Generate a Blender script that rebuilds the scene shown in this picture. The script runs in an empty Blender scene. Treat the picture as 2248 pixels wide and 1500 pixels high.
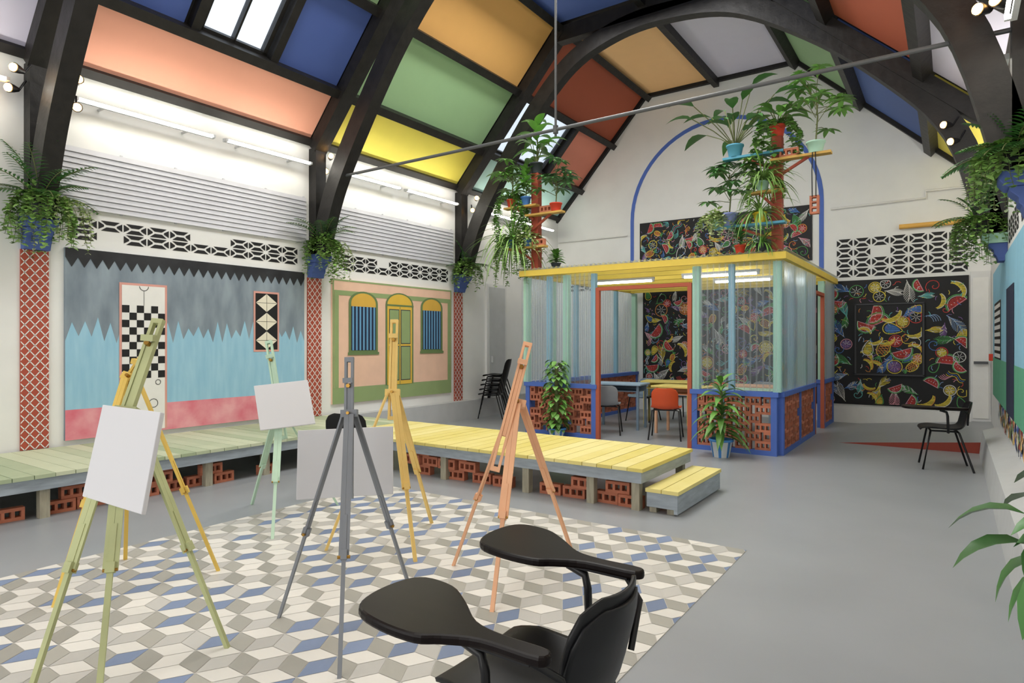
import bpy, math, random
from mathutils import Vector as V
random.seed(11)
S=bpy.context.scene; C=S.collection
F=1400.0; TH=math.radians(34.6); H=1.4
ST,CT=math.sin(TH),math.cos(TH); PI=math.pi
Z=V((0,0,1))
R=random.uniform
def ray(u,v):
    s=(u-1124)/F; return V((-ST+CT*s, CT+ST*s, (750-v)/F))
def pt(u,v,t): return V((0,0,H))+ray(u,v)*t
def on_z(u,v,z=0):
    r=ray(u,v); return pt(u,v,(z-H)/r.z)
def on_x(u,v,x): return pt(u,v,x/ray(u,v).x)
def on_y(u,v,y): return pt(u,v,y/ray(u,v).y)
XL,XR,YB,YF=-7.3,.5,12.4,-3.0
# ---------------------------------------------------------------- materials
def lin(c): return tuple((x/255)/12.92 if x/255<=.04045 else ((x/255+.055)/1.055)**2.4 for x in c)
def newmat(name):
    m=bpy.data.materials.new(name); m.use_nodes=True; nt=m.node_tree
    return m,nt,nt.nodes,nt.links,nt.nodes['Principled BSDF']
def mat(name,c,rough=.6,var=.08,scale=6,metal=0,bump=0,stretch=(1,1,1),island=0,c2=None,spec=.4,contrast=0,detail=4):
    m,nt,N,L,b=newmat(name)
    tc=N.new('ShaderNodeTexCoord'); mp=N.new('ShaderNodeMapping'); mp.inputs['Scale'].default_value=stretch
    nz=N.new('ShaderNodeTexNoise'); nz.inputs['Scale'].default_value=scale; nz.inputs['Detail'].default_value=detail
    L.new(tc.outputs['Object'],mp.inputs[0]); L.new(mp.outputs[0],nz.inputs['Vector'])
    fac=nz.outputs[0]
    if island:
        g=N.new('ShaderNodeNewGeometry'); mx=N.new('ShaderNodeMix'); mx.inputs[0].default_value=island
        L.new(fac,mx.inputs[2]); L.new(g.outputs['Random Per Island'],mx.inputs[3]); fac=mx.outputs[0]
    cr=N.new('ShaderNodeValToRGB'); L.new(fac,cr.inputs[0])
    a=lin(c); bcol=lin(c2) if c2 else None
    lo=tuple(x*(1-var) for x in a) if not c2 else a
    hi=tuple(min(1,x*(1+var)) for x in a) if not c2 else bcol
    e=cr.color_ramp.elements
    e[0].position=.25+contrast*.22; e[1].position=.75-contrast*.22
    e[0].color=(*lo,1); e[1].color=(*hi,1)
    L.new(cr.outputs[0],b.inputs['Base Color'])
    b.inputs['Roughness'].default_value=rough; b.inputs['Metallic'].default_value=metal
    b.inputs['Specular IOR Level'].default_value=spec
    if bump:
        bp=N.new('ShaderNodeBump'); bp.inputs['Strength'].default_value=bump; bp.inputs['Distance'].default_value=.01
        L.new(nz.outputs[0],bp.inputs['Height']); L.new(bp.outputs[0],b.inputs['Normal'])
    return m
def emat(name,c,s):
    m,nt,N,L,b=newmat(name)
    b.inputs['Base Color'].default_value=(*lin(c),1)
    b.inputs['Emission Color'].default_value=(*lin(c),1); b.inputs['Emission Strength'].default_value=s
    return m
def clearmat(name,tint,diff):
    m,nt,N,L,b=newmat(name); N.remove(b); out=N['Material Output']
    t=N.new('ShaderNodeBsdfTransparent'); t.inputs[0].default_value=(*tint,1)
    g=N.new('ShaderNodeBsdfGlossy'); g.inputs['Roughness'].default_value=.3; g.inputs[0].default_value=(.85,.92,1,1)
    d=N.new('ShaderNodeBsdfTranslucent'); d.inputs[0].default_value=(.8,.87,.95,1)
    d2=N.new('ShaderNodeBsdfDiffuse'); d2.inputs[0].default_value=(.8,.87,.95,1); ad=N.new('ShaderNodeMixShader'); ad.inputs[0].default_value=.5
    L.new(d.outputs[0],ad.inputs[1]); L.new(d2.outputs[0],ad.inputs[2])
    lw=N.new('ShaderNodeLayerWeight'); lw.inputs[0].default_value=.3
    m1=N.new('ShaderNodeMixShader'); m2=N.new('ShaderNodeMixShader'); m1.inputs[0].default_value=diff
    L.new(t.outputs[0],m1.inputs[1]); L.new(ad.outputs[0],m1.inputs[2])
    L.new(lw.outputs['Facing'],m2.inputs[0]); L.new(m1.outputs[0],m2.inputs[1]); L.new(g.outputs[0],m2.inputs[2])
    L.new(m2.outputs[0],out.inputs[0]); return m
M={}
M['wall']=mat('white_plaster',(231,231,228),.75,.03,3,bump=.05)
M['floor']=mat('grey_floor_paint',(154,158,162),.33,.07,1.3,bump=.02)
M['black']=mat('black_timber',(15,14,14),.5,c2=(37,34,32),scale=9,bump=.7,contrast=-.3,detail=8)
M['dark']=mat('dark_boards',(30,28,28),.6,.3,12)
M['blk']=mat('black_paint',(24,24,26),.6,.1,8)
M['band']=mat('soft_black_paint',(26,27,30),.65,c2=(52,54,58),scale=4)
M['wht']=mat('white_paint',(232,231,227),.55,.03,8)
M['cream']=mat('cream_paint',(232,226,206),.6,.04,8)
def pm(n,c,**k): M[n]=mat(n,c,k.pop('rough',.65),k.pop('var',.015 if n.startswith('p_') else .05),k.pop('scale',5),**k)
pm('p_salmon',(243,174,148)); pm('p_blue',(78,100,166)); pm('p_yellow',(242,226,100)); pm('p_green',(160,196,148)); pm('p_orange',(236,180,106))
pm('p_teal',(190,228,222)); pm('p_rose',(226,140,118)); pm('p_red',(180,92,66)); pm('p_lorange',(250,202,144)); pm('p_lilac',(214,211,230))
pm('p_dblue',(86,110,172)); pm('corbel_blue',(78,100,164)); pm('mint',(176,216,194)); pm('lblue',(146,188,206)); pm('booth_blue',(80,110,188)); pm('frame_red',(178,90,66)); pm('booth_yellow',(230,200,86))
pm('brick',(184,114,88),var=.24,scale=14,island=.6,bump=.1,rough=.85)
pm('post_brown',(158,72,52),var=.15); pm('pil_red',(170,78,60)); pm('fasc',(154,164,172),var=.22,scale=5,stretch=(1,1,6)); pm('legwood',(166,160,140),var=.25,scale=6,stretch=(6,6,1))
pm('plank_green',(166,180,146),c2=(202,208,178),scale=4,island=.6,rough=.6); pm('plank_yellow',(220,204,112),c2=(236,224,154),scale=4,island=.5,rough=.6)
pm('mgrey',(108,120,132),c2=(152,166,176),scale=2.2,stretch=(1,2.4,.8)); pm('mblue',(138,186,212),c2=(160,202,222),scale=3,stretch=(1,5,.8)); pm('mpink',(214,108,126),c2=(234,170,176),scale=4,contrast=.2)
pm('msalmon',(216,158,146)); pm('mpeach',(236,196,170)); pm('mgreen',(146,166,114)); pm('mdgreen',(106,128,82)); pm('myellow',(226,186,72)); pm('morange',(218,174,74)); pm('mnavy',(34,44,70)); pm('mlblue',(104,158,196)); pm('mrgreen',(96,168,136)); pm('mskyblue',(142,196,220))
pm('louvre',(194,195,201),rough=.42); pm('gmetal',(84,86,88),rough=.45); pm('lmetal',(200,202,204),rough=.4)
pm('t_cream',(229,226,218),island=.7,var=.06,rough=.4); pm('t_taupe',(168,166,157),island=.7,var=.1,rough=.4); pm('t_blue',(124,140,170),island=.7,var=.12,rough=.4); pm('t_grey',(195,193,187),island=.7,var=.07,rough=.4); pm('t_base',(208,205,197),rough=.5)
pm('plastic',(22,23,25),rough=.42,var=.15,spec=.3); pm('ctube',(16,16,18),rough=.35); pm('orange_pl',(222,90,48),rough=.4); pm('grey_pl',(150,154,158),rough=.4); pm('bgrey_pl',(124,144,162),rough=.4)
M['tablet']=mat('dark_wood_tablet',(20,14,13),.32,.3,5,stretch=(1,6,1),spec=.14)
pm('e_green',(180,185,136),var=.1); pm('e_must',(216,182,88),var=.1); pm('e_mint',(184,212,188),var=.1); pm('e_grey',(132,136,141),var=.08); pm('e_yell',(233,199,120),var=.1); pm('e_peach',(233,178,138),var=.1); pm('brass',(170,130,60),metal=.8,rough=.35)
pm('canvas',(212,212,214),scale=2,var=.01); pm('leafA',(104,152,70),island=.7,var=.35,rough=.42); pm('leafB',(76,126,66),island=.7,var=.35,rough=.4); pm('leafC',(132,170,90),island=.7,var=.3,rough=.45); pm('leafD',(140,172,90),c2=(204,214,162),island=.8,rough=.45); pm('stem',(96,104,60),var=.2)
pm('pot_blue',(70,120,190)); pm('pot_lilac',(140,150,210)); pm('pot_red',(206,66,44)); pm('pot_yellow',(232,200,50)); pm('pot_dark',(50,54,58)); pm('pot_mint',(178,218,196)); pm('pot_teal',(90,160,190)); pm('pot_sblue',(76,140,206),var=.15); pm('pot_white',(226,230,232))
pm('soil',(60,44,34)); pm('shelfw',(200,160,84),var=.15); pm('ramp_red',(146,62,48)); pm('skirt',(190,192,192)); pm('doorw',(222,222,220)); pm('pipe_or',(226,176,90)); pm('d_yellow',(230,210,120)); pm('d_blue',(166,190,210)); pm('d_peach',(230,180,144)); pm('d_mint',(184,216,186)); pm('cord',(24,24,26)); pm('rim',(64,64,68))
for n,c in dict(white=(204,204,200),red=(188,66,62),yellow=(212,192,76),green=(84,150,86),blue=(80,120,182),orange=(212,140,72),pink=(206,144,158),teal=(104,178,176),purple=(124,94,148),sky=(132,158,194)).items(): pm('ch_'+n,c,rough=.9,var=.2,scale=40)
M['clear']=clearmat('clear_corrugated_plastic',(.91,.95,.98),.14); M['glass']=clearmat('skylight_glass',(.97,.98,1),.02)
M['tube']=emat('fluorescent_tube',(255,250,236),42); M['btube']=emat('booth_tube',(255,252,246),16); M['bulb']=emat('warm_bulb',(255,190,104),16)
# ---------------------------------------------------------------- mesh builder
class MB:
    def __init__(s): s.v=[];s.f=[];s.m=[];s.sm=[];s.mi=0
    def add(s,vs,fs,smooth=False):
        n=len(s.v); s.v+=[tuple(p) for p in vs]
        for f in fs: s.f.append([i+n for i in f]); s.m.append(s.mi); s.sm.append(smooth)
    def poly(s,pts): s.add(pts,[list(range(len(pts)))])
    def hexa(s,p): s.add(p,[(0,3,2,1),(4,5,6,7),(0,1,5,4),(1,2,6,5),(2,3,7,6),(3,0,4,7)])
    def box(s,a,b):
        (x0,y0,z0),(x1,y1,z1)=a,b
        s.hexa([(x0,y0,z0),(x1,y0,z0),(x1,y1,z0),(x0,y1,z0),(x0,y0,z1),(x1,y0,z1),(x1,y1,z1),(x0,y1,z1)])
    def bar(s,p,q,w,d=None,up=None):
        p,q=V(p),V(q); d=d or w; a=(q-p).normalized(); up=V(up) if up else (Z if abs(a.z)<.95 else V((0,1,0)))
        x=a.cross(up).normalized(); y=x.cross(a)
        o=[-x*w/2-y*d/2,x*w/2-y*d/2,x*w/2+y*d/2,-x*w/2+y*d/2]
        s.hexa([p+k for k in o]+[q+k for k in o])
    def obx(s,o,a,n,x0,x1,z0,z1,d):
        q=lambda x,y,z:o+a*x+n*y+Z*z
        s.hexa([q(x0,-d/2,z0),q(x1,-d/2,z0),q(x1,d/2,z0),q(x0,d/2,z0),q(x0,-d/2,z1),q(x1,-d/2,z1),q(x1,d/2,z1),q(x0,d/2,z1)])
    def tube(s,pts,r,n=8):
        pts=[V(p) for p in pts]; vs=[];fs=[]; k=len(pts); ref=None
        for i,p in enumerate(pts):
            a=(pts[min(i+1,k-1)]-pts[max(i-1,0)]).normalized()
            if ref is None: ref=Z if abs(a.z)<.9 else V((1,0,0))
            if abs(a.dot(ref))>.97: ref=V((0,1,0)) if abs(a.y)<.9 else V((1,0,0))
            x=a.cross(ref).normalized(); y=a.cross(x)
            rr=r[i] if isinstance(r,(list,tuple)) else r
            vs+=[p+x*math.cos(2*PI*j/n)*rr+y*math.sin(2*PI*j/n)*rr for j in range(n)]
        for i in range(k-1):
            for j in range(n): fs.append((i*n+j,i*n+(j+1)%n,(i+1)*n+(j+1)%n,(i+1)*n+j))
        s.add(vs,fs,True); s.add(vs[:n],[list(range(n))]); s.add(vs[-n:],[list(range(n))])
    def lathe(s,prof,c=(0,0,0),n=20):
        c=V(c); vs=[];fs=[]
        for r,z in prof: vs+=[c+V((r*math.cos(2*PI*j/n),r*math.sin(2*PI*j/n),z)) for j in range(n)]
        for i in range(len(prof)-1):
            for j in range(n): fs.append((i*n+j,i*n+(j+1)%n,(i+1)*n+(j+1)%n,(i+1)*n+j))
        s.add(vs,fs,True); s.add(vs[:n],[list(range(n))])
    def prism(s,pts,mp,h0,h1):
        n=len(pts); a=[mp(x,y,h0) for x,y in pts]; b=[mp(x,y,h1) for x,y in pts]
        s.add(a+b,[list(range(n))[::-1],list(range(n,2*n))]+[(i,(i+1)%n,n+(i+1)%n,n+i) for i in range(n)])
    def grid(s,g,smooth=True):
        r,c=len(g),len(g[0]); s.add([p for row in g for p in row],[(i*c+j,i*c+j+1,(i+1)*c+j+1,(i+1)*c+j) for i in range(r-1) for j in range(c-1)],smooth)
    def leaf(s,p,d,L,W,droop=.5,fold=.25,n=5,sharp=1.0):
        p=V(p); d=V(d).normalized(); g=[]
        for i in range(n+1):
            k=i/n; sd=d.cross(Z)
            if sd.length<.05: sd=V((1,0,0))
            sd.normalize(); nm=sd.cross(d); w=W/2*math.sin(PI*min(1,max(.02,k**.75)))**sharp
            if i==n: w=.0008
            g.append([p-sd*w+nm*fold*w,p.copy(),p+sd*w+nm*fold*w])
            d=(d+V((0,0,-droop/n))).normalized(); p=p+d*(L/n)
        s.grid(g)
BASE={}
def build(mb,name,mats,parent=None,local=False,bevel=0,solid=0):
    if not isinstance(mats,list): mats=[mats]
    me=bpy.data.meshes.new(name); o=bpy.data.objects.new(name,me); C.objects.link(o)
    if parent is not None: off=V((0,0,0)) if local else BASE.get(parent.name,V((0,0,0)))
    else:
        xs=[p[0] for p in mb.v];ys=[p[1] for p in mb.v];zs=[p[2] for p in mb.v]
        off=V(((min(xs)+max(xs))/2,(min(ys)+max(ys))/2,min(zs))); o.location=off
    me.from_pydata([(p[0]-off.x,p[1]-off.y,p[2]-off.z) for p in mb.v],[],mb.f)
    for m in mats: me.materials.append(m)
    me.polygons.foreach_set('material_index',mb.m); me.polygons.foreach_set('use_smooth',mb.sm); me.update()
    if parent is not None: o.parent=parent; BASE[o.name]=off
    if solid: sd=o.modifiers.new('solid','SOLIDIFY'); sd.thickness=solid; sd.offset=0
    if bevel: bv=o.modifiers.new('bevel','BEVEL'); bv.width=bevel; bv.segments=2; bv.limit_method='ANGLE'
    return o
def thing(name,label,cat,loc=(0,0,0),rz=0,group=None):
    o=bpy.data.objects.new(name,None); C.objects.link(o); o.location=loc; o.rotation_euler=(0,0,rz); o.empty_display_size=.1
    o['label']=label; o['category']=cat; BASE[o.name]=V(loc)
    if group: o['group']=group
    return o
def tag(o,label,cat,group=None):
    o['label']=label; o['category']=cat
    if group: o['group']=group
    return o
def struct(mb,name,mats,label=None,**k):
    o=build(mb,name,mats,**k); o['kind']='structure'; o['category']=name.split('_')[0]; o['label']=label or name; return o
def dup(root,loc,rz,label,group=None):
    r=root.copy(); C.objects.link(r); r.location=loc; r.rotation_euler=(0,0,rz); r['label']=label
    if group: r['group']=group
    for ch in list(root.children):
        c=ch.copy(); C.objects.link(c); c.parent=r
        for g in list(ch.children):
            d=g.copy(); C.objects.link(d); d.parent=c
    return r
def catmull(P,n=6,closed=False):
    P=[V(p) for p in P]; k=len(P); out=[]
    for i in range(k if closed else k-1):
        g=lambda j: P[j%k] if closed else P[max(0,min(k-1,j))]
        a,b,c,d=g(i-1),g(i),g(i+1),g(i+2)
        for j in range(n):
            t=j/n; out.append(.5*((2*b)+(c-a)*t+(2*a-5*b+4*c-d)*t*t+(3*b-a-3*c+d)*t**3))
    if not closed: out.append(P[-1])
    return out
# ---------------------------------------------------------------- room shell
m=MB(); m.box((XL-.2,YF-.2,-.1),(XR+.2,YB+.2,0)); struct(m,'floor',M['floor'],'smooth grey painted concrete floor of the hall')
m=MB(); m.box((XL-.2,YF,0),(XL,YB,4.2)); struct(m,'wall_left',M['wall'],'long white side wall with murals and louvres')
m=MB(); m.box((XR,YF,0),(XR+.2,YB,4.0)); struct(m,'wall_right',M['wall'],'white side wall at the right edge')
RP=[(XL-.2,0),(XR+.2,0),(XR+.2,3.72),(-2.3,6.52),(-5.2,6.52),(XL-.2,3.95)]
m=MB(); m.prism(RP,lambda x,y,h:V((x,h,y)),YB,YB+.2); struct(m,'wall_back',M['wall'],'white gable end wall with blue arch')
m=MB(); m.prism(RP,lambda x,y,h:V((x,h,y)),YF-.2,YF); struct(m,'wall_front',M['wall'],'white gable wall behind the viewer')
# roof
def rp(side,f,off):
    if side=='L': return V((XL+2.1*f+.743*off,0,4.12+2.33*f-.669*off))
    if side=='T': return V((-5.2+2.9*f,0,6.45-off))
    return V((XR-2.8*f-.68*off,0,3.85+2.6*f-.733*off))
def rbox(m,side,f0,f1,y0,y1,o0,o1):
    q=[]
    for o in (o0,o1):
        a,b=rp(side,f0,o),rp(side,f1,o)
        q+=[V((a.x,y0,a.z)),V((b.x,y0,b.z)),V((b.x,y1,b.z)),V((a.x,y1,a.z))]
    m.hexa(q)
TY=[2.45,5.73,8.87]; bays=[(YF,2.45),(2.45,5.73),(5.73,8.87),(8.87,YB)]
rows={'L':[(0,.265),(.265,.63),(.63,1)],'T':[(0,.5),(.5,1)],'R':[(0,.265),(.265,.63),(.63,1)]}
cols={('L',0,0):'p_lilac',('L',0,1):'p_blue',('L',0,2):'p_orange',('L',1,0):'p_salmon',('L',1,1):[(2.45,3.69,'p_blue'),(3.69,4.65,'SKY'),(4.65,5.73,'p_blue')],('L',1,2):'p_green',
('L',2,0):'p_yellow',('L',2,1):'p_green',('L',2,2):'p_orange',('L',3,0):'p_teal',('L',3,1):[(8.87,10.9,'SKY'),(10.9,YB,'p_rose')],('L',3,2):'p_red',
('T',0,0):'p_orange',('T',0,1):'p_lilac',('T',1,0):'p_yellow',('T',1,1):'p_green',('T',2,0):'p_blue',('T',2,1):'p_dblue',('T',3,0):'p_lorange',('T',3,1):'p_lilac',
('R',0,0):'p_salmon',('R',0,1):'p_blue',('R',0,2):'p_green',('R',1,0):'p_salmon',('R',1,1):'p_yellow',('R',1,2):'p_orange',('R',2,0):'p_lilac',('R',2,1):'p_red',('R',2,2):'p_blue',('R',3,0):'p_yellow',('R',3,1):'p_dblue',('R',3,2):'p_green'}
dk=MB(); panels=[]; raf=MB(); sky=[]
for (sd,b,r),cc in cols.items():
    f0,f1=rows[sd][r]; y0,y1=bays[b]
    segs=cc if isinstance(cc,list) else [(y0,y1,cc)]
    for i,(a,c,k) in enumerate(segs):
        if k=='SKY': sky.append((sd,f0,f1,a,c))
        else:
            rbox(dk,sd,f0,f1,a,c,-.12,-.05); p=MB(); rbox(p,sd,f0+.012,f1-.012,a+.09,c-.09,-.05,-.02); panels.append((p,k))
        if i: rbox(raf,sd,f0,f1,a-.05,a+.05,-.06,.07)
ceil=struct(dk,'ceiling',M['dark'],'dark boarded pitched roof with painted panels'); BASE[ceil.name]=V(ceil.location)
for p,k in panels: build(p,'panel',M[k],ceil)
build(raf,'rafter',M['black'],ceil)
for sd,f in (('L',.265),('L',.63),('L',1),('R',.265),('R',.63),('R',1),('T',.5)):
    m=MB(); rbox(m,sd,f-.018,f+.018,YF,YB,-.08,.13); build(m,'purlin',M['black'],ceil)
for sd in 'LR':
    m=MB(); rbox(m,sd,-.0,.03,YF,YB,-.06,.05); build(m,'wall_plate',M['dark'],ceil)
for sd in 'LTR':
    m=MB(); rbox(m,sd,-.02,1.02,YB-.08,YB+.1,-.2,.045); build(m,'verge_board',M['dark'],ceil)
for i,(sd,f0,f1,a,c) in enumerate(sky):
    m=MB()
    for y in (a+.09,(a+c)/2,c-.09): rbox(m,sd,f0+.02,f1-.02,y-.025 if y!=(a+c)/2 else y-.012,y+.025 if y!=(a+c)/2 else y+.012,-.1,-.02)
    rbox(m,sd,f0+.01,f0+.03,a+.06,c-.06,-.1,-.02); rbox(m,sd,f1-.03,f1-.01,a+.06,c-.06,-.1,-.02)
    w=struct(m,'window_%d'%(i+1),M['black'],['skylight between blue panels above the salmon ceiling panel','skylight in the far bay of the left roof slope'][i]); BASE[w.name]=V(w.location)
    m=MB(); rbox(m,sd,f0+.01,f1-.01,a+.06,c-.06,-.07,-.066); build(m,'pane',M['glass'],w)
# trusses
arc=[(-7.17,2.6),(-6.87,3.4),(-6.42,4.15),(-5.7,5.13),(-5.0,5.8),(-4.25,6.1),(-3.45,6.16),(-2.45,5.98),(-1.5,5.4),(-.66,4.66),(.03,3.8),(.38,2.6)]
arc=[(p.x,p.y) for p in catmull([(a,b,0) for a,b in arc],6)]
def band(m,path,d,y,w):
    rings=[];k=len(path)
    for i,(x,z) in enumerate(path):
        a=path[max(0,i-1)];b=path[min(k-1,i+1)]; tx,tz=b[0]-a[0],b[1]-a[1]; l=math.hypot(tx,tz); nx,nz=-tz/l,tx/l
        rings.append([V((x-nx*d/2,y-w/2,z-nz*d/2)),V((x+nx*d/2,y-w/2,z+nz*d/2)),V((x+nx*d/2,y+w/2,z+nz*d/2)),V((x-nx*d/2,y+w/2,z-nz*d/2)),V((x-nx*d/2,y-w/2,z-nz*d/2))])
    for j in range(4): m.grid([[r[j],r[j+1]] for r in rings],False)
    m.poly(rings[0][:4]); m.poly(rings[-1][:4])
tl=['black timber arched roof truss at the left edge beside the salmon ceiling panel','black timber arched roof truss carrying the grey steel tie rod','black timber arched roof truss above the front of the brick booth']
for y,lab in zip(TY,tl):
    t=thing('roof_truss',lab,'roof truss',(-3.48,y,2.6),0,'roof trusses')
    m=MB(); band(m,arc,.24,y,.17); build(m,'arch_rib',M['black'],t,bevel=.012)
    for sd in 'LR':
        m=MB(); a,b=rp(sd,.0,.1),rp(sd,1.0,.1); a.y=b.y=y; m.bar(a,b,.17,.2,up=(0,1,0)); build(m,'rafter',M['black'],t)
    m=MB(); m.bar((-5.3,y,6.3),(-2.2,y,6.3),.17,.24); build(m,'collar',M['black'],t)
    for x,zt in ((XL+.08,4.05),(XR-.08,3.8)):
        m=MB(); m.bar((x,y,2.6),(x,y,zt),.15,.17,up=(0,1,0)); build(m,'wall_post',M['black'],t)
    if y==5.73:
        m=MB(); m.tube([(-6.75,y,3.61),(.35,y,3.61)],.018,10); build(m,'tie_rod',M['gmetal'],t)
        m=MB(); m.tube([(-3.4,y,3.54),(-3.4,y,6.05)],.013,8); m.tube([(-3.4,y,3.57),(-3.4,y,3.65)],.028,8); build(m,'hanger',M['gmetal'],t)
# corbels + pilasters
cl=[(1,2.45,'blue stepped corbel under the truss at the left edge'),(1,5.73,'blue stepped corbel between the two murals'),(1,8.87,'blue stepped corbel beyond the peach mural'),(-1,8.87,'pale green and blue corbel right of the big blackboard'),(-1,5.73,'blue corbel behind the ferns at the right edge')]
for sg,y,lab in cl:
    x0=XL if sg>0 else XR
    t=thing('corbel',lab,'corbel',(x0,y,2.28),0,'wall corbels')
    pr=[(0,2.28),(.08,2.28),(.1,2.34),(.12,2.36),(.12,2.40),(.16,2.44),(.17,2.45),(.17,2.48),(0,2.48)]
    m=MB(); m.prism(pr,lambda a,b,h:V((x0+sg*a,h,b)),y-.11,y+.11); build(m,'lower_block',M['corbel_blue'],t,bevel=.006)
    m=MB(); m.prism([(0,2.48),(.19,2.48),(.23,2.53),(.23,2.59),(0,2.59)],lambda a,b,h:V((x0+sg*a,h,b)),y-.13,y+.13); build(m,'cap_block',M['mint'] if lab.startswith('pale') else M['corbel_blue'],t,bevel=.006)
def clip(poly,x0,x1,y0,y1):
    for ax,lim,sg in ((0,x0,1),(0,x1,-1),(1,y0,1),(1,y1,-1)):
        out=[]
        for i in range(len(poly)):
            a,b=poly[i-1],poly[i]; ia=(a[ax]-lim)*sg>=0; ib=(b[ax]-lim)*sg>=0
            if ia!=ib:
                k=(lim-a[ax])/(b[ax]-a[ax]); out.append((a[0]+(b[0]-a[0])*k,a[1]+(b[1]-a[1])*k))
            if ib: out.append(b)
        poly=out
        if len(poly)<3: return []
    return poly
def wl(off): return lambda a,b: V((XL+off,a,b))
for y,z0,lab in ((2.45,.36,'red pilaster strip painted with white lattice at left edge'),(5.73,.36,'red white-lattice pilaster strip between the two murals'),(8.87,.34,'narrow red white-lattice pilaster strip beyond the peach mural')):
    m=MB(); m.box((XL,y-.115,z0),(XL+.02,y+.115,2.28)); m.mi=1
    for k in range(-4,34):
        for sg in (1,-1):
            zz=z0+k*.1; w=.007; e=.24*sg
            q=clip([(y-.2,zz-e-w),(y+.2,zz+e-w),(y+.2,zz+e+w),(y-.2,zz-e+w)],y-.115,y+.115,z0,2.28)
            if q: m.poly([wl(.0225)(a,b) for a,b in q])
    tag(build(m,'painted_pilaster',[M['pil_red'],M['wht']]),lab,'pilaster','lattice pilasters')
# breeze block painting
def breeze(m,mp,a0,z0,w,h,cells,g=.008):
    for c,r in cells:
        x,z=a0+c*w,z0+r*h
        def P(l): m.poly([mp(x+g+i*(w-2*g),z+g+j*(h-2*g)) for i,j in l])
        P([(.1,1),(.9,1),(.67,.62),(.33,.62)]); P([(.1,0),(.9,0),(.67,.38),(.33,.38)])
        P([(0,.88),(0,.12),(.23,.42),(.23,.58)]); P([(1,.88),(1,.12),(.77,.42),(.77,.58)])
def cellset(s): return [(c,r) for r,row in enumerate(reversed(s)) for c,ch in enumerate(row) if ch=='#']
m=MB(); breeze(m,wl(.004),2.76,2.43,.246,.12,cellset(['#####..####','#.#########'])); tag(build(m,'breeze_block_painting',M['blk']),'black geometric breeze block pattern painted above the blue mural','wall painting')
m=MB(); breeze(m,wl(.004),6.2,2.43,.24,.12,cellset(['###.######','##########'])); tag(build(m,'breeze_block_painting',M['blk']),'black geometric breeze block pattern painted above the peach mural','wall painting')
yb=lambda off: (lambda a,b: V((a,YB-off,b)))
m=MB(); breeze(m,yb(.004),-1.67,2.5,.27,.172,cellset(['#######','##.####','#######','#######']),.014); tag(build(m,'breeze_block_painting',M['blk']),'black breeze block pattern painted above the big right blackboard','wall painting')
m=MB(); breeze(m,yb(.004),-7.1,2.5,.27,.14,cellset(['######'])); tag(build(m,'breeze_block_painting',M['blk']),'black breeze block pattern on end wall behind booth roof','wall painting')
m=MB(); breeze(m,lambda a,b:V((XR-.004,a,b)),6.1,2.43,.25,.13,cellset(['##########','####.#####'])); tag(build(m,'breeze_block_painting',M['blk']),'black breeze block pattern on right wall above blue painting','wall painting')
# mural 1
Y0,Y1,Z0,Z1=2.70,5.55,.41,2.34
t=thing('wall_mural','blue and grey mural with spiky grass, chequered door and pink base','mural',(XL,4.1,Z0))
m=MB(); m.box((XL,Y0,Z0),(XL+.03,Y1,Z1))
def fl(m,mi,pts,off,mp=wl): m.mi=mi; f=mp(off); m.poly([f(a,b) for a,b in pts])
def rect(a0,a1,b0,b1): return [(a0,b0),(a1,b0),(a1,b1),(a0,b1)]
n=24; st=(Y1-Y0)/n
for i in range(n):
    a=Y0+i*st; fl(m,1,[(a,.7),(a+st,.7),(a+st,1.42+.04*math.sin(i*1.3+1)),(a+st*.5,1.6+R(-.06,.06)),(a,1.42+.04*math.sin(i*1.3-.3))],.032)
fl(m,2,rect(Y0,Y1,Z0,.715),.033)
n=25; st=(Y1-Y0)/n
fl(m,3,rect(Y0,Y1,2.25,Z1),.034)
for i in range(n): a=Y0+i*st; fl(m,3,[(a,2.25),(a+st/2,2.15),(a+st,2.25)],.034)
build(m,'painted_panel',[M['mgrey'],M['mblue'],M['mpink'],M['band']],t)
m=MB(); fl(m,1,rect(3.2,3.7,.43,2.03),.036); fl(m,0,rect(3.225,3.675,.43,2.005),.038)
cw=.45/6
for r in range(10):
    for c in range(6):
        if (r+c)%2: fl(m,2,rect(3.225+c*cw,3.225+(c+1)*cw,1.0+r*.079,1.0+(r+1)*.079),.04)
for cy,cz,rr in ((3.45,2.0,.05),(3.25,.95,.03),(3.4,.95,.035),(3.6,.95,.03),(3.3,.72,.045),(3.55,.72,.05)):
    for k in range(16):
        a0,a1=PI+k*PI/8,PI+(k+1)*PI/8
        if cz>1.9 and k>=8: continue
        fl(m,2,[(cy+rr*math.cos(a0),cz+rr*math.sin(a0)),(cy+rr*math.cos(a1),cz+rr*math.sin(a1)),(cy+(rr-.006)*math.cos(a1),cz+(rr-.006)*math.sin(a1)),(cy+(rr-.006)*math.cos(a0),cz+(rr-.006)*math.sin(a0))],.041)
fl(m,2,rect(3.448,3.452,1.79,1.95),.041)
build(m,'painted_door',[M['wht'],M['msalmon'],M['blk']],t)
m=MB(); fl(m,1,rect(4.78,5.15,1.27,2.04),.036); fl(m,2,rect(4.805,5.125,1.295,2.015),.038)
ma=4.965
for r in range(3):
    b0=1.295+r*.24; b1=b0+.24; mb_=(b0+b1)/2
    fl(m,0,[(ma,b0+.004),(5.121,mb_),(ma,b1-.004),(4.809,mb_)],.039)
fl(m,2,rect(4.963,4.967,1.295,2.015),.041)
for r in range(3): fl(m,2,rect(4.81,5.12,1.413+r*.24,1.417+r*.24),.0412)
build(m,'painted_window',[M['cream'],M['msalmon'],M['blk']],t)
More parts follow.
